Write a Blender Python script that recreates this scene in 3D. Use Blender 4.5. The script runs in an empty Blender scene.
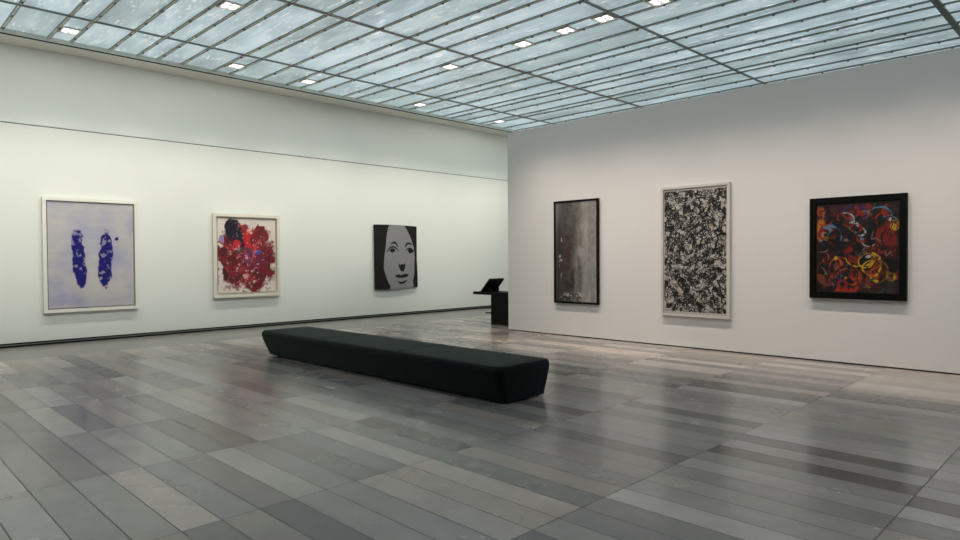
import bpy, bmesh, math, random
import numpy as np
from mathutils import Matrix, Vector
random.seed(4); rng = np.random.default_rng(11)
C = bpy.context.scene.collection
S = bpy.context.scene

# ------------------------------------------------------------------ helpers
def srgb(r, g, b):
    f = lambda c: (c/255)/12.92 if c/255 <= .04045 else ((c/255+.055)/1.055)**2.4
    return (f(r), f(g), f(b))

def link(name, me, mat=None, parent=None):
    o = bpy.data.objects.new(name, me); C.objects.link(o)
    if mat is not None: me.materials.append(mat)
    if parent is not None: o.parent = parent
    return o

def add_box(bm, x0, x1, y0, y1, z0, z1, bevel=0.0, seg=2):
    x0, x1 = sorted((x0, x1)); y0, y1 = sorted((y0, y1)); z0, z1 = sorted((z0, z1))
    t = bmesh.new()
    bmesh.ops.create_cube(t, size=1, matrix=Matrix.Translation(((x0+x1)/2, (y0+y1)/2, (z0+z1)/2)) @
                          Matrix.Diagonal((x1-x0, y1-y0, z1-z0, 1)))
    if bevel > 0:
        bmesh.ops.bevel(t, geom=t.edges[:], offset=bevel, segments=seg, profile=.5, affect='EDGES')
    m = bpy.data.meshes.new('tmp'); t.to_mesh(m); t.free(); bm.from_mesh(m); bpy.data.meshes.remove(m)

def add_cyl(bm, x, y, z0, z1, r, n=12):
    bmesh.ops.create_cone(bm, cap_ends=True, segments=n, radius1=r, radius2=r, depth=z1-z0,
                          matrix=Matrix.Translation((x, y, (z0+z1)/2)))

def done(name, bm, mat, parent=None, smooth=False):
    me = bpy.data.meshes.new(name)
    bmesh.ops.recalc_face_normals(bm, faces=bm.faces[:])
    bm.to_mesh(me); bm.free()
    if smooth:
        for p in me.polygons: p.use_smooth = True
    return link(name, me, mat, parent)

def boxes(name, bs, mat, parent=None, bevel=0.0):
    bm = bmesh.new()
    for b in bs: add_box(bm, *b, bevel=bevel)
    return done(name, bm, mat, parent)

def struct(o):
    o['kind'] = 'structure'; return o

def thing(name, label, cat, loc=(0, 0, 0), group=None, rz=0):
    o = bpy.data.objects.new(name, None); C.objects.link(o)
    o.location = loc; o.rotation_euler = (0, 0, rz); o.empty_display_size = .1
    o['label'] = label; o['category'] = cat
    if group: o['group'] = group
    return o

# ------------------------------------------------------------------ materials
def new_mat(name):
    m = bpy.data.materials.new(name); m.use_nodes = True
    nt = m.node_tree; b = nt.nodes['Principled BSDF']
    return m, nt, b

def N(nt, kind, **kw):
    n = nt.nodes.new(kind)
    for k, v in kw.items():
        if k.startswith('i_'):
            n.inputs[k[2:].replace('_', ' ')].default_value = v
        else: setattr(n, k, v)
    return n

def mat_plain(name, col, rough=.6, spec=.5, metal=0, var=.06, scale=6, bump=0.0, bscale=80):
    m, nt, b = new_mat(name)
    tc = N(nt, 'ShaderNodeTexCoord'); no = N(nt, 'ShaderNodeTexNoise'); no.inputs['Scale'].default_value = scale
    no.inputs['Detail'].default_value = 4
    nt.links.new(tc.outputs['Object'], no.inputs['Vector'])
    mx = N(nt, 'ShaderNodeMix', data_type='RGBA')
    mx.inputs[6].default_value = (*[c*(1-var) for c in col], 1); mx.inputs[7].default_value = (*[min(1, c*(1+var)) for c in col], 1)
    nt.links.new(no.outputs['Fac'], mx.inputs[0]); nt.links.new(mx.outputs[2], b.inputs['Base Color'])
    b.inputs['Roughness'].default_value = rough; b.inputs['Specular IOR Level'].default_value = spec
    b.inputs['Metallic'].default_value = metal
    if bump:
        n2 = N(nt, 'ShaderNodeTexNoise'); n2.inputs['Scale'].default_value = bscale
        bp = N(nt, 'ShaderNodeBump'); bp.inputs['Strength'].default_value = bump; bp.inputs['Distance'].default_value = .002
        nt.links.new(tc.outputs['Object'], n2.inputs['Vector']); nt.links.new(n2.outputs['Fac'], bp.inputs['Height'])
        nt.links.new(bp.outputs['Normal'], b.inputs['Normal'])
    return m

M = {}
M['wall_l'] = mat_plain('wall_paint_white', (.80, .81, .775), .75, .3, var=.012, scale=.6)
M['wall_up'] = mat_plain('wall_paint_cool_white', (.80, .83, .80), .75, .3, var=.012, scale=.6)
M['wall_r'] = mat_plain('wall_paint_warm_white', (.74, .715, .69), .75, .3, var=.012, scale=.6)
M['wall_d'] = mat_plain('wall_paint_dark_grey', (.22, .215, .21), .75, .3, var=.02)
M['soffit'] = mat_plain('soffit_paint', (.90, .87, .80), .8, .2, var=.015, scale=.8)
M['gap'] = mat_plain('shadow_gap_black', (.02, .022, .022), .6, .3)
M['profile'] = mat_plain('grey_metal_profile', (.22, .225, .215), .4, .5, metal=.4)
M['bar'] = mat_plain('ceiling_bar_metal', (.82, .86, .78), .5, .4, metal=0, var=.12)
M['bar_edge'] = mat_plain('ceiling_bar_dark_edge', (.27, .29, .265), .5, .5)
M['beam'] = mat_plain('ceiling_beam_metal', (.34, .30, .27), .5, .5, var=.2)
M['bench'] = mat_plain('bench_dark_fabric', (.009, .010, .0098), .9, .08, var=.12, scale=3, bump=.4, bscale=400)
_b = M['bench'].node_tree.nodes['Principled BSDF']; _b.inputs['Sheen Weight'].default_value = .19; _b.inputs['Sheen Roughness'].default_value = .45; _b.inputs['Sheen Tint'].default_value = (.75, .9, .86, 1)
M['plinth'] = mat_plain('bench_plinth_black', (.01, .01, .01), .7, .3)
M['black'] = mat_plain('black_lacquer', (.003, .003, .0035), .6, .2)
M['frame_white'] = mat_plain('frame_white_wood', (.80, .78, .72), .5, .4, var=.03, scale=9)
M['frame_ivory'] = mat_plain('frame_ivory_wood', (.74, .69, .60), .5, .4, var=.03, scale=9)
M['frame_grey'] = mat_plain('frame_pale_grey_wood', (.60, .57, .52), .5, .4, var=.05, scale=9)
M['frame_black'] = mat_plain('frame_black_wood', (.003, .0028, .0025), .5, .12)
M['backing'] = mat_plain('painting_backing_board', (.28, .25, .20), .8, .2)
M['linen'] = mat_plain('dark_stretched_cloth', (.02, .018, .016), .9, .2)

def mat_floor(name, plank=True):
    m, nt, b = new_mat(name); L = nt.links.new
    tc = N(nt, 'ShaderNodeTexCoord')
    sep = N(nt, 'ShaderNodeSeparateXYZ'); L(tc.outputs['Object'], sep.inputs[0])
    def mth(op, a, bb=None, c=None):
        n = N(nt, 'ShaderNodeMath', operation=op)
        for i, v in enumerate((a, bb, c)):
            if v is None: continue
            if isinstance(v, (int, float)): n.inputs[i].default_value = v
            else: L(v, n.inputs[i])
        return n.outputs[0]
    def ramp(fac, stops):
        r = N(nt, 'ShaderNodeValToRGB'); e = r.color_ramp.elements
        while len(e) < len(stops): e.new(.5)
        for i, (p, c) in enumerate(stops):
            e[i].position = p; e[i].color = (*c, 1) if len(c) == 3 else c
        L(fac, r.inputs[0]); return r.outputs[0]
    def mix(f, a, bb, mode='MIX'):
        n = N(nt, 'ShaderNodeMix', data_type='RGBA', blend_type=mode)
        for i, v in ((0, f), (6, a), (7, bb)):
            if isinstance(v, (int, float)): n.inputs[i].default_value = v
            elif isinstance(v, tuple): n.inputs[i].default_value = (*v, 1)
            else: L(v, n.inputs[i])
        return n.outputs[2]
    if plank:
        u = mth('DIVIDE', mth('SUBTRACT', sep.outputs[0], .96), .2432)
        v = mth('DIVIDE', mth('SUBTRACT', sep.outputs[1], 2.49), 1.4635)
    else:
        u = mth('DIVIDE', sep.outputs[0], 1.2); v = mth('DIVIDE', mth('SUBTRACT', sep.outputs[1], 12.73), 3.0)
    fu = mth('FLOOR', u); fv = mth('FLOOR', v)
    cmb = N(nt, 'ShaderNodeCombineXYZ'); L(fu, cmb.inputs[0]); L(fv, cmb.inputs[1])
    w1 = N(nt, 'ShaderNodeTexWhiteNoise', noise_dimensions='3D'); L(cmb.outputs[0], w1.inputs[0])
    rs = N(nt, 'ShaderNodeSeparateColor'); L(w1.outputs['Color'], rs.inputs[0])
    # grey value of each slab
    if plank:
        base = ramp(w1.outputs['Value'], [(0, (.095, .095, .093)), (.30, (.15, .149, .142)), (.6, (.21, .207, .194)), (.85, (.262, .256, .240)), (1, (.32, .31, .29))])
        tint = ramp(rs.outputs[1], [(0, (.97, 1.0, .96)), (.3, (1, 1, 1)), (.6, (.98, .99, 1.04)), (.8, (1.04, 1.0, .97)), (1, (1.10, 1.0, .93))])
        base = mix(1.0, mix(1.0, base, tint, 'MULTIPLY'), (1.80, 1.60, 1.55), 'MULTIPLY')
    else:
        base = ramp(w1.outputs['Value'], [(0, (.23, .222, .208)), (1, (.25, .242, .227))])
    off = N(nt, 'ShaderNodeVectorMath', operation='MULTIPLY_ADD')
    L(w1.outputs['Color'], off.inputs[0]); off.inputs[1].default_value = (7, 7, 7) if plank else (0, 0, 0); L(tc.outputs['Object'], off.inputs[2])
    n1 = N(nt, 'ShaderNodeTexNoise'); n1.inputs['Scale'].default_value = 2.2; n1.inputs['Detail'].default_value = 4; n1.inputs['Roughness'].default_value = .5
    L(off.outputs[0], n1.inputs['Vector'])
    base = mix(1.0, base, ramp(n1.outputs['Fac'], [(.25, (.88, .88, .89)), (.5, (1, 1, 1)), (.75, (1.12, 1.11, 1.08))] if plank else [(0, (1, 1, 1)), (1, (1, 1, 1))]), 'MULTIPLY')
    # rusty clouds
    n2 = N(nt, 'ShaderNodeTexNoise'); n2.inputs['Scale'].default_value = 1.1; n2.inputs['Detail'].default_value = 5
    o2 = N(nt, 'ShaderNodeVectorMath', operation='ADD'); L(off.outputs[0], o2.inputs[0]); o2.inputs[1].default_value = (31, 7, 3)
    L(o2.outputs[0], n2.inputs['Vector'])
    base = mix(ramp(n2.outputs['Fac'], [(.58, (0, 0, 0)), (.76, (.35, .35, .35) if plank else (0, 0, 0))]), base, (.30, .235, .19))
    # fine veins and scuffs
    n3 = N(nt, 'ShaderNodeTexNoise'); n3.inputs['Scale'].default_value = 9; n3.inputs['Detail'].default_value = 7; n3.inputs['Distortion'].default_value = 1.2
    L(off.outputs[0], n3.inputs['Vector'])
    vein = mth('SUBTRACT', 1, mth('MULTIPLY', mth('ABSOLUTE', mth('SUBTRACT', n3.outputs['Fac'], .5)), 90))
    vein = mth('MAXIMUM', vein, 0) if plank else mth('MULTIPLY', mth('MAXIMUM', vein, 0), 0)
    n4 = N(nt, 'ShaderNodeTexNoise'); n4.inputs['Scale'].default_value = 1.6
    L(o2.outputs[0], n4.inputs['Vector'])
    vm = mth('MULTIPLY', vein, ramp(n4.outputs['Fac'], [(.69, (0, 0, 0)), (.76, (.4, .4, .4))]))
    base = mix(vm, base, (.55, .55, .55))
    n5 = N(nt, 'ShaderNodeTexNoise'); n5.inputs['Scale'].default_value = 14; n5.inputs['Detail'].default_value = 6
    mp = N(nt, 'ShaderNodeMapping'); mp.inputs['Scale'].default_value = (1, .25, 1); L(off.outputs[0], mp.inputs[0]); L(mp.outputs[0], n5.inputs['Vector'])
    base = mix(.3 if plank else 0.0, base, ramp(n5.outputs['Fac'], [(.3, (.9, .9, .9)), (.7, (1.1, 1.1, 1.1))]), 'MULTIPLY')
    # joints
    du = mth('ABSOLUTE', mth('SUBTRACT', mth('FRACT', u), .5)); dv = mth('ABSOLUTE', mth('SUBTRACT', mth('FRACT', v), .5))
    ju = mth('GREATER_THAN', du, .5-(.0036/.2432 if plank else .0008)); jv = mth('GREATER_THAN', dv, .5-(.0038/1.46 if plank else .0005))
    jt = mth('MAXIMUM', ju, jv)
    base = mix(mth('MULTIPLY', jt, .85), base, (.035, .032, .028))
    L(base, b.inputs['Base Color'])
    rg = mth('ADD', mth('MULTIPLY', n1.outputs['Fac'], .16), mth('MULTIPLY_ADD', rs.outputs[2], .08, .11))
    rg = mth('ADD', rg, mth('MULTIPLY', jt, .4))
    if not plank: rg = mth('MULTIPLY_ADD', rg, 0, .26)
    L(rg, b.inputs['Roughness']); b.inputs['Specular IOR Level'].default_value = .5
    bp = N(nt, 'ShaderNodeBump'); bp.inputs['Strength'].default_value = .035 if plank else .01; bp.inputs['Distance'].default_value = .003
    L(n5.outputs['Fac'], bp.inputs['Height']); L(bp.outputs['Normal'], b.inputs['Normal'])
    return m
M['floor'] = mat_floor('stone_plank_floor'); M['border'] = mat_floor('stone_border_floor', False)

def mat_glass():
    m, nt, b = new_mat('backlit_frosted_glass'); L = nt.links.new
    tc = N(nt, 'ShaderNodeTexCoord'); oi = N(nt, 'ShaderNodeObjectInfo')
    of = N(nt, 'ShaderNodeVectorMath', operation='MULTIPLY_ADD')
    cb = N(nt, 'ShaderNodeCombineXYZ'); L(oi.outputs['Random'], cb.inputs[0]); L(oi.outputs['Random'], cb.inputs[2])
    L(cb.outputs[0], of.inputs[0]); of.inputs[1].default_value = (40, 0, 40); L(tc.outputs['Object'], of.inputs[2])
    def noise(scale, sx, sy, rot, det=3, dist=0.):
        mp = N(nt, 'ShaderNodeMapping'); mp.inputs['Scale'].default_value = (sx, sy, 1); mp.inputs['Rotation'].default_value = (0, 0, rot)
        L(of.outputs[0], mp.inputs[0]); n = N(nt, 'ShaderNodeTexNoise'); n.inputs['Scale'].default_value = scale
        n.inputs['Detail'].default_value = det; n.inputs['Distortion'].default_value = dist; L(mp.outputs[0], n.inputs['Vector']); return n.outputs['Fac']
    def ramp(fac, stops):
        r = N(nt, 'ShaderNodeValToRGB'); e = r.color_ramp.elements
        while len(e) < len(stops): e.new(.5)
        for i, (p, c) in enumerate(stops): e[i].position = p; e[i].color = (*c, 1)
        L(fac, r.inputs[0]); return r.outputs[0]
    def mix(f, a, bb, mode='MIX'):
        n = N(nt, 'ShaderNodeMix', data_type='RGBA', blend_type=mode)
        for i, v in ((0, f), (6, a), (7, bb)):
            if isinstance(v, (int, float)): n.inputs[i].default_value = v
            elif isinstance(v, tuple): n.inputs[i].default_value = (*v, 1)
            else: L(v, n.inputs[i])
        return n.outputs[2]
    big = noise(1.3, 1.2, .5, .35, 4, .4)
    col = ramp(big, [(.30, (.19, .245, .27)), (.5, (.30, .385, .42)), (.70, (.44, .54, .575))])
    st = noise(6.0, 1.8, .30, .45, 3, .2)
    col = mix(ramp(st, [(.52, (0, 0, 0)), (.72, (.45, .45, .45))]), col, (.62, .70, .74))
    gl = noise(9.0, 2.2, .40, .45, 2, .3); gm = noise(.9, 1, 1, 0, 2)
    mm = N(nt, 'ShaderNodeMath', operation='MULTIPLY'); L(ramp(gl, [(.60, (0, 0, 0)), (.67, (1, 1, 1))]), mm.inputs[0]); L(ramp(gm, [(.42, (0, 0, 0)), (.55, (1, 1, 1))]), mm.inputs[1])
    col = mix(mm.outputs[0], col, (.80, .84, .85))  # lamp glints on the rippled glass, painted into its emission as white streaks
    col = mix(1.0, col, ramp(oi.outputs['Random'], [(0, (.82, .83, .80)), (.5, (1, 1, 1)), (1, (1.08, 1.08, 1.1))]), 'MULTIPLY')
    b.inputs['Base Color'].default_value = (.35, .40, .40, 1); b.inputs['Roughness'].default_value = .3
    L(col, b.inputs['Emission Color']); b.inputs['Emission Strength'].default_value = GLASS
    return m
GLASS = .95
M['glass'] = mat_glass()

def mat_emit(name, col, s):
    m, nt, b = new_mat(name)
    b.inputs['Base Color'].default_value = (.9, .9, .9, 1); b.inputs['Emission Color'].default_value = (*col, 1); b.inputs['Emission Strength'].default_value = s
    return m
M['lens'] = mat_emit('lamp_lens_glow', (1, .97, .93), 3.2)
M['lamp_glass'] = mat_emit('lamp_diffuser_glow', (.86, .92, .9), .40)

# ------------------------------------------------------------------ setting
YL, XR = 14.59, 10.64          # left wall plane, right (partition) wall plane
ZT, ZS, ZP = 5.56, 4.13, 4.342  # soffit, wall split, partition top
X0, X1, Y0 = -6.0, 17.6, -6.0
fl = struct(boxes('floor', [(X0-.2, X1+.2, Y0-.2, 12.735, -.2, 0)], M['floor']))
struct(boxes('floor_border', [(X0-.2, X1+.2, 12.735, YL+.35, -.2, 0)], M['border']))

# left wall: lower field, cooler upper field, thin joint between them, recessed foot
wl = struct(boxes('wall_left', [(X0-.2, X1, YL, YL+.3, .082, ZS-.006)], M['wall_l']))
boxes('upper_wall_panel', [(X0-.2, X1, YL, YL+.3, ZS+.012, 6.2)], M['wall_up'], wl)
boxes('panel_joint', [(X0-.2, X1, YL+.03, YL+.3, ZS-.006, ZS+.012)], M['gap'], wl)
bb = struct(boxes('baseboard_left', [(X0-.2, X1, YL+.05, YL+.3, 0, .082)], M['gap']))
boxes('metal_strip', [(X0-.2, X1, YL+.004, YL+.05, .034, .052)], M['profile'], bb)
wr = struct(boxes('wall_right', [(XR, XR+.62, Y0, 9.79, .022, ZP)], M['wall_r']))
struct(boxes('baseboard_right', [(XR+.025, XR+.60, Y0, 9.765, 0, .022)], M['gap']))
struct(boxes('wall_back', [(X1, X1+.2, Y0, YL+.3, 0, 6.2)], M['wall_l']))
struct(boxes('wall_front', [(X0-.2, X0, Y0, YL, 0, 6.2)], M['wall_d']))
struct(boxes('wall_near', [(X0-.2, X1+.2, Y0-.2, Y0, 0, 6.2)], M['wall_d']))

# ceiling: soffit along the left wall, backlit glass panes between metal bars and cross beams
YS = 13.95
ce = bpy.data.objects.new('ceiling', None); C.objects.link(ce); struct(ce); ce.location = (0, 0, 5.6)
def cpart(name, bs, mat, bevel=0, par=None):
    o = boxes(name, bs, mat, None, bevel)
    o.parent = par or ce; o.matrix_parent_inverse = Matrix.Translation((0, 0, -5.6)); return o
cpart('soffit_panel', [(X0, X1, YS+.03, YL, ZT, ZT+.35)], M['soffit'])
cpart('edge_trim', [(X0, X1, YS+.005, YS+.03, ZT-.006, ZT+.012)], M['gap'])
cpart('edge_fascia', [(X0, X1, YS+.008, YS+.03, ZT+.012, ZT+.09)], M['bar'])
pairs = [(1.30, 1.66), (2.90, 3.25), (4.40, 4.77), (5.90, 6.26), (7.58, 7.97), (9.14, 9.51), (10.86, 11.21), (12.44, 12.77), (13.92, 14.22), (15.5, 15.82)]
single = [.65, 2.21, 3.90, 5.23, 6.93, 8.47, 10.20, 11.85, 13.30, 14.94, 16.5]
bars = sorted([p for q in pairs for p in q] + single + [-.2, -.95, -1.3, -2.0, -2.6, -2.95, -3.7, -4.3, -4.6, -5.3])
beams = [(12.45, .014, M['bar_edge']), (9.43, .021, M['beam']), (6.16, .018, M['bar_edge']), (2.28, .05, M['bar_edge']), (-1.5, .05, M['beam'])]
for bx in bars:
    bm = bmesh.new(); add_box(bm, bx-.019, bx+.019, Y0, YS-.02, 5.622, 5.640)
    o = done('ceiling_bar', bm, M['bar']); o.parent = ce; o.matrix_parent_inverse = Matrix.Translation((0, 0, -5.6))
    ed = bmesh.new()
    for s in (-1, 1): add_box(ed, bx+s*.023-.003, bx+s*.023+.003, Y0, YS-.02, 5.617, 5.640)
    e = done('bar_flange', ed, M['bar_edge']); e.parent = o
    cl = bmesh.new(); y = Y0+.3+(bx*7.3) % .7
    while y < YS-.1:
        add_box(cl, bx-.016, bx+.016, y-.018, y+.018, 5.596, 5.622, .005); y += .78
    c = done('bar_clip', cl, M['bar_edge']); c.parent = o
for by, hw, mt in beams:
    cpart('cross_beam', [(X0, X1, by-hw, by+hw, 5.612, 5.643)], mt)
# panes, one per cell the photograph shows
ys = [YS-.02, 12.43, 9.43, 6.16, 2.28]
xs = [X0]+bars+[X1]
rest = []
for i in range(len(xs)-1):
    for j in range(len(ys)-1):
        b = (xs[i], xs[i+1], ys[j+1], ys[j], 5.645, 5.66)
        # visible when some corner projects in the frame: keep x above the view's left limit
        vis = (xs[i+1] > {0: 1.2, 1: 1.2, 2: 3.6, 3: 7.8}[j])
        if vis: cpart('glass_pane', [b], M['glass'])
        else: rest.append(b)
    rest.append((xs[i], xs[i+1], Y0, ys[-1], 5.645, 5.66))
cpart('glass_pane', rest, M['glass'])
cpart('ceiling_lid', [(X0, X1, Y0, YL, 5.95, 6.0)], M['soffit'])

# ------------------------------------------------------------------ ceiling lamps
lamps = [
 (3.075, 13.22, 'leftmost recessed ceiling light, above the pale painting with two blue shapes'),
 (6.08, 13.24, 'square ceiling light near the left wall, above the red splattered painting'),
 (7.775, 13.28, 'ceiling light by the left wall, between the red painting and the grey portrait'),
 (11.035, 13.26, 'ceiling light by the left wall, above the black and grey portrait'),
 (14.07, 13.28, 'farthest small ceiling light, next to the top corner of the right wall'),
 (4.585, 10.18, 'bright ceiling light in the second glass row, at the photo top edge left'),
 (9.325, 10.21, 'lone square ceiling light in the middle of the second glass row, over the bench'),
 (9.325, 8.18, 'bright ceiling light at the left end of the run of four'),
 (9.325, 7.17, 'bright ceiling light second from the left in the run of four'),
 (9.325, 6.36, 'bright ceiling light beside the dark cross beam, third in the run of four'),
 (9.325, 5.33, 'warm ceiling light at the photo top edge, right end of the run of four'),
]
def lamp_mesh():
    hb = bmesh.new()
    for s in (-1, 1):
        add_box(hb, s*.135-.012, s*.135+.012, -.15, .15, -.012, .020)
        add_box(hb, -.147, .147, s*.15-.012, s*.15+.012, -.012, .020)
    gb = bmesh.new(); add_box(gb, -.125, .125, -.14, .14, .006, .016)
    lbs = []
    for i in (-1, 1):
        for j in (-1, 1):
            b = bmesh.new(); bmesh.ops.create_uvsphere(b, u_segments=12, v_segments=6, radius=.05, matrix=Matrix.Translation((i*.062, j*.07, .004)) @ Matrix.Diagonal((1, 1, .25, 1)))
            lbs.append(b)
    return hb, gb, lbs
protos = None
for k, (x, y, lab) in enumerate(lamps):
    t = thing('ceiling_light', lab, 'ceiling light', (x, y, 5.618), 'square lamps set in the glass ceiling')
    if protos is None:
        hb, gb, lbs = lamp_mesh()
        protos = [done('housing', hb, M['frame_white'], t), done('diffuser', gb, M['lamp_glass'], t)] + [done('lens', b, M['lens'], t, True) for b in lbs]
    else:
        for p in protos:
            c = p.copy(); C.objects.link(c); c.parent = t

# ------------------------------------------------------------------ painting rasteriser (pigment colours per vertex)
class Img:
    def __init__(s, w, h, nx, ny, col):
        s.w, s.h, s.nx, s.ny = w, h, nx, ny
        s.u, s.v = np.meshgrid(np.linspace(0, 1, nx), np.linspace(0, 1, ny))   # v up
        s.a = np.empty((ny, nx, 3)); s.a[:] = srgb(*col); s.asp = w/h
    def noise(s, f, seed, oct=4, ax=1., ay=1.):
        r = np.random.default_rng(seed); out = np.zeros_like(s.u); amp = 1; tot = 0
        for o in range(oct):
            n = int(f*2**o*max(ax, ay, 1))+3; g = r.random((n+3, n+3))
            x = s.u*s.asp*f*2**o*ax; y = s.v*f*2**o*ay
            x = np.clip(x, 0, n); y = np.clip(y, 0, n)
            xi = x.astype(int); yi = y.astype(int); fx = x-xi; fy = y-yi
            fx = fx*fx*(3-2*fx); fy = fy*fy*(3-2*fy)
            v = (g[yi, xi]*(1-fx)+g[yi, xi+1]*fx)*(1-fy)+(g[yi+1, xi]*(1-fx)+g[yi+1, xi+1]*fx)*fy
            out += v*amp; tot += amp; amp *= .5
        return out/tot
    def put(s, mask, col):
        m = np.clip(mask, 0, 1)[..., None]; s.a = s.a*(1-m)+np.array(srgb(*col))*m
    def ell(s, cx, cy, rx, ry, rot=0, soft=.15, warp=None, wa=.35):
        x = (s.u-cx)*s.asp; y = s.v-cy; c, q = math.cos(rot), math.sin(rot)
        X = (x*c+y*q)/(rx*s.asp); Y = (-x*q+y*c)/ry
        d = np.hypot(X, Y)
        if warp is not None: d = d+(warp-.5)*2*wa
        return np.clip((1-d)/soft, 0, 1)
    def stroke(s, pts, r, soft=.006, warp=None, wa=0., taper=True):
        # pts in (u,v); r in units of height
        d = np.full_like(s.u, 9.)
        P = [(p[0]*s.asp, p[1]) for p in pts]; n = len(P)
        for i in range(n-1):
            ax, ay = P[i]; bx, by = P[i+1]; rr0 = r*(1 if not taper else .35+.65*math.sin(math.pi*(i+.5)/(n-1)))
            m = rr0+soft*2+wa*r*2
            x0 = min(ax, bx)-m; x1 = max(ax, bx)+m; y0 = min(ay, by)-m; y1 = max(ay, by)+m
            i0 = max(0, int(x0/s.asp*(s.nx-1))); i1 = min(s.nx, int(x1/s.asp*(s.nx-1))+2)
            j0 = max(0, int(y0*(s.ny-1))); j1 = min(s.ny, int(y1*(s.ny-1))+2)
            if i1 <= i0 or j1 <= j0: continue
            X = s.u[j0:j1, i0:i1]*s.asp; Y = s.v[j0:j1, i0:i1]
            vx, vy = bx-ax, by-ay; L = vx*vx+vy*vy+1e-9
            t = np.clip(((X-ax)*vx+(Y-ay)*vy)/L, 0, 1)
            dd = np.hypot(X-ax-t*vx, Y-ay-t*vy)-rr0
            d[j0:j1, i0:i1] = np.minimum(d[j0:j1, i0:i1], dd)
        if warp is not None: d = d+(warp-.5)*2*wa*r
        return np.clip(-d/soft+.5, 0, 1)
    def poly(s, pts, soft=.004):
        # inside test by winding, crisp edge
        x = s.u; y = s.v; ins = np.zeros(x.shape, bool); n = len(pts)
        for i in range(n):
            x1, y1 = pts[i]; x2, y2 = pts[(i+1) % n]
            if y1 == y2: continue
            c = ((y1 > y) != (y2 > y)) & (x < (x2-x1)*(y-y1)/(y2-y1)+x1); ins ^= c
        return ins.astype(float)

def smooth(pts, n=8, closed=False):
    out = []; m = len(pts); rngi = range(m if closed else m-1)
    g = lambda i: pts[i % m] if closed else pts[max(0, min(m-1, i))]
    for i in rngi:
        p0, p1, p2, p3 = g(i-1), g(i), g(i+1), g(i+2)
        for k in range(n):
            t = k/n
            out.append(tuple(.5*((2*p1[a])+(-p0[a]+p2[a])*t+(2*p0[a]-5*p1[a]+4*p2[a]-p3[a])*t*t+(-p0[a]+3*p1[a]-3*p2[a]+p3[a])*t**3) for a in (0, 1)))
    if not closed: out.append(pts[-1])
    return out

def paint_mat(name, rough, spec=.4):
    m, nt, b = new_mat(name); at = N(nt, 'ShaderNodeVertexColor'); at.layer_name = 'pigment'
    nt.links.new(at.outputs['Color'], b.inputs['Base Color']); b.inputs['Roughness'].default_value = rough
    b.inputs['Specular IOR Level'].default_value = spec
    tc = N(nt, 'ShaderNodeTexCoord'); n2 = N(nt, 'ShaderNodeTexNoise'); n2.inputs['Scale'].default_value = 60
    bp = N(nt, 'ShaderNodeBump'); bp.inputs['Strength'].default_value = .15; bp.inputs['Distance'].default_value = .003
    nt.links.new(tc.outputs['Object'], n2.inputs['Vector']); nt.links.new(n2.outputs['Fac'], bp.inputs['Height']); nt.links.new(bp.outputs['Normal'], b.inputs['Normal'])
    return m

def canvas(img, mat, t, x0, z0, front, thick, warp=None):
    """painted cloth: gridded front face at local y=front (towards the viewer is -y) with stretcher sides behind"""
    nx, ny = img.nx, img.ny
    co = np.empty((ny*nx, 3)); co[:, 0] = x0+img.u.ravel()*img.w; co[:, 2] = z0+img.v.ravel()*img.h; co[:, 1] = front
    bk = [(x0, z0), (x0+img.w, z0), (x0+img.w, z0+img.h), (x0, z0+img.h)]
    cor = [0, nx-1, ny*nx-1, (ny-1)*nx]
    if warp is not None: warp(co)
    verts = co.tolist(); base = len(verts)
    for q in cor: verts.append((co[q, 0], front+thick, co[q, 2]))
    idx = np.arange(ny*nx).reshape(ny, nx)
    F = np.stack([idx[:-1, :-1], idx[:-1, 1:], idx[1:, 1:], idx[1:, :-1]], -1).reshape(-1, 4).tolist()
    bottom = idx[0, :].tolist(); right = idx[:, -1].tolist(); top = idx[-1, ::-1].tolist(); left = idx[::-1, 0].tolist()
    for a, e in enumerate((bottom, right, top, left)):
        F.append(e[::-1]+[base+a, base+(a+1) % 4])
    F.append([base+3, base+2, base+1, base])
    me = bpy.data.meshes.new('canvas'); me.from_pydata(verts, [], F); me.update()
    ca = me.color_attributes.new('pigment', 'FLOAT_COLOR', 'POINT')
    col = np.ones((len(verts), 4)); col[:ny*nx, :3] = img.a.reshape(-1, 3); col[base:, :3] = img.a[0, 0]
    ca.data.foreach_set('color', col.ravel())
    return link('canvas', me, mat, t)

def ring(bm, x0, x1, z0, z1, w, yf, yb, bev=.004):
    """mitred frame, front at yf (towards -y), back at yb"""
    o = [(x0, z0), (x1, z0), (x1, z1), (x0, z1)]; i = [(x0+w, z0+w), (x1-w, z0+w), (x1-w, z1-w), (x0+w, z1-w)]
    for k in range(4):
        a, b, c, d = o[k], o[(k+1) % 4], i[(k+1) % 4], i[k]
        V = [bm.verts.new((p[0], y, p[1])) for y in (yf, yb) for p in (a, b, c, d)]
        for f in ((0, 1, 2, 3), (7, 6, 5, 4), (0, 4, 5, 1), (1, 5, 6, 2), (2, 6, 7, 3), (3, 7, 4, 0)):
            bm.faces.new([V[q] for q in f])

def frame(t, w, h, fw, depth, mat, name='frame'):
    bm = bmesh.new(); ring(bm, -w/2, w/2, 0, h, fw, -depth, -.012)
    return done(name, bm, mat, t)

def framed(kind, label, cat, pos, rz, w, h, fw, depth, fmat, img_fn, cmat, gap=.012, recess=.018, cthick=.022, group=None, backm=None):
    # local frame: x along the wall (to the viewer's right), -y out of the wall
    t = thing(kind, label, cat, pos, group, rz)
    frame(t, w, h, fw, depth, fmat)
    cw, ch = w-2*fw-2*gap, h-2*fw-2*gap
    img = img_fn(cw, ch)
    canvas(img, cmat, t, -cw/2, fw+gap, -depth+recess, cthick)
    boxes('backing_board', [(-w/2+fw*.5, w/2-fw*.5, -.020, -.001, fw*.5, h-fw*.5)], backm or M['backing'], t)
    return t

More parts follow.
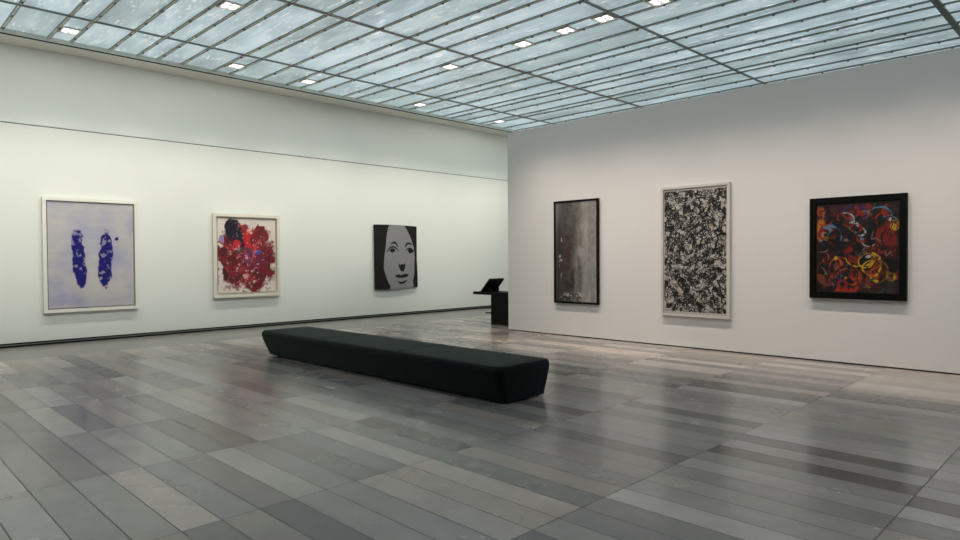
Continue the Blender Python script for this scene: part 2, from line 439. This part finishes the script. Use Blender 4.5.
def res(w, h, px=170):
    return int(w*px), int(h*px)

def art_blue(w, h):
    im = Img(w, h, *res(w, h, 150), (184, 180, 186))
    n = im.noise(3, 1, 5); im.put((n-.45)*1.2, (198, 190, 184)); im.put((im.noise(5, 2, 5)-.5)*1.4, (160, 161, 190))
    n2 = im.noise(4, 3, 5)
    for cx in (.34, .67):                                             # soft blue haze
        im.put(im.ell(cx, .56, .20, .42, 0, 1.0, n2, .25)*.45, (118, 120, 196))
    im.put(im.ell(.15, .12, .22, .14, .2, 1.0, n2)*.35, (110, 115, 190)); im.put(im.ell(.64, .20, .16, .12, 0, 1., n2)*.5, (196, 178, 170))
    im.put((im.noise(7, 8, 4, .5, 2.5)-.5)*.9, (202, 196, 190)); im.put((im.noise(7, 9, 4, .5, 2.5)-.55)*1.2, (150, 150, 176))
    im.put((im.noise(5, 18, 4)-.5)*1.4, (206, 198, 186)); im.put((im.noise(4, 19, 4)-.52)*1.6, (132, 134, 178))
    w1 = im.noise(14, 5, 4); w2 = im.noise(30, 6, 3)
    for k, cx in enumerate((.34, .66)):                               # two upright abstract ink blots
        m = im.ell(cx, .47, .085, .27, (.05, -.06)[k], .12, w1, .42)
        m = np.maximum(m, im.ell(cx+(.02, -.03)[k], .34, .075, .15, 0, .14, w1, .35))
        m = m*np.clip((w2-.26)*8, .45, 1)
        im.put(m, (28, 22, 108))
    im.put(im.ell(.79, .655, .035, .02, .8, .3, w1, .6), (34, 28, 118))
    return im

def art_red(w, h):
    im = Img(w, h, *res(w, h, 170), (222, 208, 200))
    w1 = im.noise(6, 21, 5); w2 = im.noise(16, 22, 4); sp = im.noise(34, 23, 3); r = np.random.default_rng(9)
    body = im.ell(.50, .50, .47, .48, .3, .10, w1*.55+w2*.45, .50)
    spl = im.ell(.52, .48, .56, .52, 0, .5)*(sp > .585)
    im.put(spl*.85, (140, 46, 52)); im.put((im.noise(26, 77, 3) > .60)*im.ell(.5, .2, .6, .3, 0, .4)*.8, (120, 44, 52))
    im.put(body, (122, 34, 44))
    im.put(body*np.clip((w2-.5)*6, 0, 1)*.8, (84, 20, 30)); im.put(body*np.clip((w1-.52)*8, 0, 1)*.7, (160, 38, 48))
    for (cx, cy, rx, ry, ro, c) in [(.27, .82, .17, .16, .3, (24, 22, 40)), (.36, .70, .09, .12, .5, (28, 24, 52)), (.55, .74, .11, .17, -.1, (206, 34, 40)), (.56, .84, .08, .055, .3, (232, 168, 156)),
                                    (.30, .64, .10, .08, 0, (196, 40, 52)), (.66, .78, .09, .16, -.5, (120, 28, 36)), (.42, .56, .17, .05, .1, (96, 58, 60)), (.58, .45, .22, .14, .2, (112, 34, 62)),
                                    (.66, .545, .095, .045, .15, (70, 78, 160)), (.50, .47, .06, .07, 0, (98, 66, 120)), (.12, .56, .09, .06, .4, (74, 26, 30)), (.22, .47, .08, .12, .6, (92, 26, 32)),
                                    (.12, .28, .05, .13, .1, (70, 30, 28)), (.33, .20, .17, .04, .2, (92, 30, 34)), (.86, .30, .06, .10, .2, (112, 34, 38)), (.70, .22, .14, .05, -.6, (88, 34, 40)), (.47, .22, .055, .045, .3, (212, 150, 146)), (.06, .72, .05, .06, 0, (146, 132, 176))]:
        im.put(im.ell(cx, cy, rx, ry, ro, .18, w2, .5), c)
    for k in range(22):
        a = r.uniform(0, 6.28); cx = .5+.36*math.cos(a); cy = .48+.38*math.sin(a)
        q = [(cx, cy)]
        for _ in range(4): q.append((q[-1][0]+r.normal(0, .05), q[-1][1]+r.normal(0, .05)))
        im.put(im.stroke(smooth(q, 4), r.uniform(.004, .013)), [(110, 34, 40), (84, 28, 34), (160, 44, 50)][k % 3])
    for k in range(8):
        q = [(r.uniform(.3, .7), r.uniform(.35, .75))]; 
        for _ in range(3): q.append((q[-1][0]+r.normal(0, .07), q[-1][1]+r.normal(0, .09)))
        im.put(im.stroke(smooth(q, 4), .012)*.7, [(196, 44, 56), (140, 60, 70), (210, 90, 80)][k % 3])
    im.put((sp < .30)*im.ell(.5, .45, .4, .5, 0, .4)*.6, (226, 196, 190))
    return im

def art_face(w, h):
    im = Img(w, h, *res(w, h, 190), (24, 20, 19))
    G = (138, 136, 138)
    face = [(.34, 1.0), (.30, .90), (.27, .78), (.25, .66), (.22, .55), (.20, .44), (.19, .34), (.22, .24), (.27, .14), (.33, .06), (.37, 0.0),
            (.86, 0.0), (.88, .10), (.92, .22), (.93, .36), (.95, .50), (.94, .64), (.90, .74), (.84, .84), (.77, .93), (.70, 1.0)]
    im.put(im.poly(smooth(face, 4)), G)
    def blk(pts, r=None, c=(24, 20, 19), n=6):
        if r: im.put(im.stroke(smooth(pts, n), r, .004), c)
        else: im.put(im.poly(smooth(pts, n, True)), c)
    blk([(.38, .70), (.44, .725), (.50, .715), (.545, .66)], .016); blk([(.73, .655), (.76, .70), (.82, .715), (.90, .70)], .016)   # brows
    blk([(.28, .595), (.34, .635), (.42, .66), (.50, .64), (.56, .59)], .013); blk([(.34, .61), (.40, .635), (.47, .625), (.47, .585), (.41, .575), (.35, .59)])
    blk([(.30, .60), (.26, .585)], .006); blk([(.40, .575), (.40, .55)], .005)
    blk([(.74, .60), (.79, .63), (.86, .635), (.94, .60)], .010); blk([(.80, .62), (.88, .625), (.93, .60), (.90, .565), (.84, .555), (.80, .58)])
    blk([(.54, .40), (.575, .375), (.625, .385), (.68, .38), (.71, .40), (.70, .33), (.66, .275), (.60, .275), (.56, .32)])       # nose shadow
    blk([(.45, .205), (.52, .225), (.60, .215), (.66, .225), (.73, .225), (.78, .205), (.72, .175), (.62, .168), (.52, .175)])    # lips
    blk([(.50, .125), (.60, .105), (.73, .125), (.68, .085), (.61, .072), (.55, .085)])
    return im

def art_grey(w, h):
    im = Img(w, h, *res(w, h, 150), (74, 66, 60))
    n1 = im.noise(2, 41, 5, 2.2, .6); n2 = im.noise(5, 42, 5, 2.5, .7); n3 = im.noise(26, 43, 3); n4 = im.noise(8, 44, 4, 3., 1)
    im.put(np.clip((im.u-.34)*2.0, 0, .85)*np.clip(n1*1.9, 0, 1), (152, 149, 145))
    im.put(np.clip((im.v-.62)*2.4, 0, .55)*n2*1.7, (128, 124, 120))
    im.put(im.ell(.38, .18, .30, .26, 0, .9, n2, .3)*.9, (30, 27, 25)); im.put(im.ell(.60, .33, .10, .18, .1, .9, n2, .3)*.7, (44, 38, 36))
    im.put(im.ell(.36, .55, .22, .16, .1, 1., n2, .3)*.5, (88, 66, 52)); im.put(np.clip((n4-.55)*4, 0, .6)*np.clip(im.u*1.4-.2, 0, 1), (168, 164, 158))
    im.put(im.ell(.09, .5, .05, .6, 0, .7)*.6, (40, 36, 34)); im.put(np.clip((n1-.55)*5, 0, .6), (50, 46, 44)); im.put(np.clip((n3-.52)*3, 0, .15)*im.u, (180, 176, 170)); im.put(im.ell(.34, .42, .20, .30, 0, 1., n2, .3)*.55, (70, 50, 38))
    im.put((n3 > .60)*im.ell(.13, .50, .06, .32, 0, .5, n2, .4)*.75, (176, 166, 152))
    im.put((n3 > .57)*im.ell(.40, .045, .34, .06, 0, .5, n2, .5)*.8, (182, 178, 172))
    return im

def art_drip(w, h):
    im = Img(w, h, *res(w, h, 210), (186, 180, 172)); r = np.random.default_rng(5)
    im.put((im.noise(4, 50, 4)-.4)*1.0, (160, 154, 148))
    cnt = [0]
    def walk(n, step, turn, u0=None):
        cnt[0] += 1; a = r.uniform(0, 6.28); p = [(.03+.94*((cnt[0]*.6180340) % 1))*im.asp, .02+.96*((cnt[0]*.7548777) % 1)]; w_ = r.normal(0, turn); q = []
        for _ in range(n):
            q.append((p[0]/im.asp, p[1])); a += w_; w_ = w_*.8+r.normal(0, turn)
            p = [p[0]+step*math.cos(a), p[1]+step*math.sin(a)]
            if not (.02*im.asp < p[0] < .98*im.asp): a = math.pi-a; p[0] = min(max(p[0], .02*im.asp), .98*im.asp)
            if not (.02 < p[1] < .98): a = -a; p[1] = min(max(p[1], .02), .98)
        return q
    for k in range(200): im.put(im.stroke(walk(12, .013, .7), r.uniform(.0022, .0045), .004)*.7, (70, 64, 62))
    for k in range(430): im.put(im.stroke(walk(14, .013, .75), r.uniform(.0022, .0060), .0035), (22, 19, 19))
    for k in range(130): im.put(im.stroke(walk(10, .010, .8), r.uniform(.0014, .0028), .003), (186, 180, 170))
    for k in range(420): im.put(im.stroke(walk(12, .010, .8), r.uniform(.0014, .0030), .003)*.9, (40, 36, 35))
    for k in range(90): im.put(im.stroke(walk(7, .012, .6), r.uniform(.004, .008), .004), (18, 16, 16))
    return im

def art_colour(w, h):
    im = Img(w, h, *res(w, h, 200), (44, 30, 28)); n = im.noise(4, 61, 5); n2 = im.noise(12, 62, 4); r = np.random.default_rng(3)
    im.put((n > .5)*.6, (78, 30, 26)); im.put(np.clip((n2-.50)*7, 0, .9), (16, 14, 16))
    def arc(cx, cy, rx, ry, a0, a1, wd, c, al=1., k=18):
        q = [(cx+rx*math.cos(a0+(a1-a0)*i/k), cy+ry*math.sin(a0+(a1-a0)*i/k)) for i in range(k+1)]
        im.put(im.stroke(q, wd, .005, n2, .5)*al, c)
    RED, OR, YE, WH, LB, BK, GN, PU = (142, 38, 30), (176, 74, 34), (206, 160, 34), (176, 176, 174), (92, 124, 150), (18, 17, 20), (62, 78, 54), (62, 42, 110)
    im.put(im.ell(.16, .20, .20, .16, .3, .2, n2, .5), (120, 60, 30)); im.put(im.ell(.62, .42, .34, .12, .3, .3, n2, .5), (120, 42, 30)); im.put(im.ell(.80, .24, .26, .10, .1, .3, n2, .5), (158, 64, 36))
    im.put(im.ell(.85, .45, .16, .30, 0, .3, n, .5), (122, 34, 26)); im.put(im.ell(.38, .02, .16, .10, .1, .2, n2, .4), (168, 52, 40)); im.put(im.ell(.06, .70, .10, .16, 0, .3, n, .4), (188, 110, 30))
    im.put(im.ell(.95, .74, .07, .07, 0, .2, n2, .4), YE)
    # generic all-over composition of overlapping discs, loops and swinging bands in the same palette
    for k in range(16):
        im.put(im.ell(r.uniform(.06, .94), r.uniform(.06, .94), r.uniform(.05, .13), r.uniform(.04, .11), r.uniform(0, 3), .15, n2, .4), [BK, BK, (122, 34, 26), BK, (150, 58, 32), BK][k % 6])
    for k in range(64):
        u0, v0 = (.06+.88*((k*.618034+.2) % 1)), (.06+.88*((k*.754878+.6) % 1)); a0 = r.uniform(0, 6.28); R0 = r.uniform(.035, .15)
        c = [RED, BK, OR, RED, WH, BK, YE, RED, LB, BK, OR, GN, RED, BK, YE, PU][k % 16]
        arc(u0, v0, R0, R0*r.uniform(.5, 1.1), a0, a0+r.uniform(1.6, 5.0), r.uniform(.006, .017), c)
    for k in range(9):
        im.put(im.ell(.08+.84*((k*.618034+.35) % 1), .08+.84*((k*.754878+.1) % 1), r.uniform(.02, .04), r.uniform(.016, .032), r.uniform(0, 3), .2, n2, .5), [YE, WH, LB, YE, RED, (60, 100, 140)][k % 6])
    im.put(im.ell(.86, .08, .12, .08, 0, .3, n2, .5), (52, 48, 44))
    im.put(np.clip((im.noise(9, 66, 4)-.54)*9, 0, .75), (16, 13, 15))
    for k in range(130):
        q = [(r.uniform(.05, .95), r.uniform(.05, .95))]
        for _ in range(4): q.append((q[-1][0]+r.normal(0, .03), q[-1][1]+r.normal(0, .03)))
        im.put(im.stroke(smooth(q, 4), r.uniform(.003, .009), .004), [BK, (110, 34, 28), BK, (30, 24, 28), (120, 96, 80), BK, (40, 30, 34)][k % 7])
    im.a *= .78
    im.put((np.minimum(np.minimum(im.u, 1-im.u), np.minimum(im.v, 1-im.v)) < .012)*.8, (26, 30, 22))
    return im

MP = paint_mat('paint_matt', .7, .25); MG = paint_mat('paint_satin', .45, .35)
def on_left(x0, x1, z0, z1): return ((x0+x1)/2, YL, z0), 0, x1-x0, z1-z0
def on_right(ya, yb, z0, z1): return (XR, (ya+yb)/2, z0), -math.pi/2, abs(ya-yb), z1-z0

p, rz, w, h = on_left(2.868, 4.53, .605, 2.805)
framed('framed_painting', 'large pale lavender painting with two deep blue shapes in a white frame', 'painting', p, rz, w, h, .062, .085, M['frame_white'], art_blue, MP, gap=.02, recess=.03)
p, rz, w, h = on_left(6.085, 7.68, .735, 2.637)
framed('framed_painting', 'red and maroon splattered abstract painting in an ivory box frame, left wall', 'painting', p, rz, w, h, .07, .10, M['frame_ivory'], art_red, MG, gap=.035, recess=.04, backm=M['frame_ivory'])
p, rz, w, h = on_right(7.37, 8.452, .672, 2.745)
framed('framed_painting', 'tall narrow smoky grey and brown abstract painting in a thin black frame', 'painting', p, rz, w, h, .034, .07, M['frame_black'], art_grey, MP, gap=.006, recess=.012)
p, rz, w, h = on_right(4.754, 6.012, .558, 2.832)
framed('framed_painting', 'tall painting of tangled black lines in a pale frame, on right wall', 'painting', p, rz, w, h, .042, .07, M['frame_grey'], art_drip, MP, gap=.004, recess=.02)
p, rz, w, h = on_right(2.24, 3.502, .965, 2.465)
framed('framed_painting', 'dark painting with red, yellow and white curved forms in a wide black frame', 'painting', p, rz, w, h, .085, .085, M['frame_black'], art_colour, MG, gap=.006, recess=.02)

# unframed cloth portrait: loose cloth whose right edge and lower corner sway a little
t = thing('unframed_painting', 'unframed black and grey close-up portrait of a face on the left wall', 'painting', ((10.47+11.92)/2, YL, .76))
im = art_face(1.43, 1.76)
def sway(co):
    u = (co[:, 0]+.715)/1.43; v = co[:, 2]/1.76
    co[:, 0] += .045*u*(1-v)**1.5+.012*np.sin(v*7)*u-.02*(1-u)*v
    co[:, 2] += .018*np.sin(u*3.1)*v-.015*u*v-.02*(1-v)*np.sin(u*5)
    co[:, 1] += -.012*np.sin(u*4+v*3)
canvas(im, MP, t, -.715, 0, -.075, .045, sway)
boxes('stretcher', [(-.66, .66, -.030, -.001, .06, 1.70)], M['linen'], t)

# ------------------------------------------------------------------ bench
def loft(rings):
    bm = bmesh.new(); prev = None; first = None
    for R in rings:
        vs = [bm.verts.new(p) for p in R]
        if prev:
            n = len(vs)
            for i in range(n): bm.faces.new((prev[i], prev[(i+1) % n], vs[(i+1) % n], vs[i]))
        else: first = vs
        prev = vs
    bm.faces.new(prev); bm.faces.new(first[::-1]); return bm
def rrect(x0, x1, y0, y1, z, r, n=6, seg=40):
    P = []
    for cx, cy, a in ((x1-r, y1-r, 0), (x0+r, y1-r, 90), (x0+r, y0+r, 180), (x1-r, y0+r, 270)):
        for k in range(n+1):
            q = math.radians(a+90*k/n); P.append((cx+r*math.cos(q), cy+r*math.sin(q), z))
    return P
bx0, bx1, by0, by1 = 5.04, 5.955, 4.78, 10.24
bench = thing('bench', 'long low black upholstered bench with slanting sides on the stone floor', 'bench', ((bx0+bx1)/2, (by0+by1)/2, 0))
cx, cy = (bx0+bx1)/2, (by0+by1)/2; hx, hy = (bx1-bx0)/2, (by1-by0)/2
R_ = []
H_ = .425; z0 = .022
for k in range(5):                                    # bottom rounding
    a = math.pi/2*k/4; r = .03; R_.append((.130+r*(1-math.sin(a)), z0+r*(1-math.cos(a))))
for k in range(1, 6):
    s = k/6; R_.append((.130*(1-s)**1.15+.0*s, z0+.03+(H_-.07-z0-.03)*s))
for k in range(8):                                    # top rounding
    a = math.pi/2*k/7; r = .07; R_.append((r*(1-math.cos(a)), H_-r+r*math.sin(a)))
rings = [rrect(-hx+d*.9, hx-d*.5, -hy+d*.3, hy-d*.4, z, max(.10-d*.2, .04)) for d, z in R_]
for s in (.12, .25): rings.append(rrect(-hx+s, hx-s, -hy+s, hy-s, H_+.004+s*.012, .04))
done('upholstered_seat', loft(rings), M['bench'], bench, True)
boxes('plinth', [(-hx+.21, hx-.21, -hy+.21, hy-.21, 0, .03)], M['plinth'], bench)
for yy in (-hy/3, hy/3):
    boxes('seam', [(-hx+.06, hx-.06, yy-.003, yy+.003, H_-.002, H_+.0095)], M['plinth'], bench)

# ------------------------------------------------------------------ reading desk past the partition
dk = thing('reading_desk', 'black desk with tilted reading panel, half hidden behind the right wall end', 'desk', (11.34, 10.6, 0))
boxes('cabinet', [(0, .58, -.55, .41, 0, .70)], M['black'], dk, .006)
boxes('desk_top', [(-.01, .60, -.57, 1.02, .70, .77)], M['black'], dk, .004)
bm = bmesh.new(); add_box(bm, 0, .50, 0, .44, -.03, .02, .006)
pn = done('tilted_panel', bm, M['black'], dk); pn.location = (.02, .70, .80); pn.rotation_euler = (math.radians(180-44), 0, 0)
pn.rotation_euler = (math.radians(-46), 0, 0); pn.location = (.02, .47, 1.085)
for q in (.12, .36): boxes('panel_bracket', [(q, q+.03, .50, .66, .77, .87)], M['black'], dk)
boxes('foot_rail', [(.02, .05, .41, .62, .25, .28)], M['black'], dk, .004)

# ------------------------------------------------------------------ lights
def spot(x, y, z, tgt, power, cone, blend, col, rad=.12, flat=1.0):
    l = bpy.data.lights.new('spot_light', 'SPOT'); l.energy = power; l.spot_size = math.radians(cone); l.spot_blend = blend
    l.color = col; l.shadow_soft_size = rad
    o = bpy.data.objects.new('spot_light', l); C.objects.link(o); o.location = (x, y, z)
    o.rotation_euler = (Vector(tgt)-Vector((x, y, z))).to_track_quat('-Z', 'Y').to_euler(); o.scale = (1, flat, 1); return o
WN = (1.0, .97, .94); WL = (1.0, .94, .80); WC = (1.0, .985, .86); WR = (1.0, .86, .74)
for x in (-3.1, -1.6, .1, 1.5, 3.075, 4.585, 6.08, 7.775, 9.325, 11.035, 12.6, 14.07, 15.4):     # wall washing along the left wall
    spot(x, 12.75, 5.5, (x, YL, .7), 155, 84, 1, WL, .06)
    if x != 9.325: spot(x, 8.0, 5.5, (x, YL, 3.15), 148, 80, .28, WC, .15, math.tan(math.radians(22.5))/math.tan(math.radians(40)))   # added far spot without a fitting, wide flat beam to even the wall
for y in (8.9, 8.18, 7.17, 6.36, 5.33, 4.3, 3.2, 2.1, 1.0):                                # lamps facing the right wall
    spot(8.6, y, 5.5, (XR, y-.05, .0), 190, 66, 1, WR, .06)
for y in (8.6, 6.4, 4.2, 2.0, -.2):
    spot(4.6, y, 5.5, (XR, y, 2.4), 115, 58, 1, WN, .2)  # added fill spots with no fitting, to lift the right wall's upper part

# ------------------------------------------------------------------ world, camera, colour management
wd = bpy.data.worlds.new('world'); S.world = wd; wd.use_nodes = True
wd.node_tree.nodes['Background'].inputs[0].default_value = (.5, .55, .6, 1); wd.node_tree.nodes['Background'].inputs[1].default_value = .2
f, ya, pi_, ro = 654.156, math.radians(45.0909), math.radians(1.05587), math.radians(-.347486)
F = Vector((math.cos(ya), math.sin(ya), 0)); Rt = Vector((math.sin(ya), -math.cos(ya), 0)); U = Vector((0, 0, 1))
F2 = math.cos(pi_)*F-math.sin(pi_)*U; U2 = math.cos(pi_)*U+math.sin(pi_)*F
X = math.cos(ro)*Rt+math.sin(ro)*U2; Y = math.cos(ro)*U2-math.sin(ro)*Rt
cam = bpy.data.cameras.new('camera'); cam.sensor_width = 36; cam.sensor_fit = 'HORIZONTAL'; cam.lens = f/960*36; cam.clip_end = 200
co = bpy.data.objects.new('camera', cam); C.objects.link(co)
m = Matrix.Identity(4)
for i in range(3): m[i][0] = X[i]; m[i][1] = Y[i]; m[i][2] = -F2[i]
m[0][3], m[1][3], m[2][3] = 0, 0, 1.6
co.matrix_world = m; S.camera = co
S.view_settings.view_transform = 'Standard'; S.view_settings.look = 'None'; S.view_settings.gamma = 1; S.view_settings.use_curve_mapping = False
S.view_settings.exposure = 0
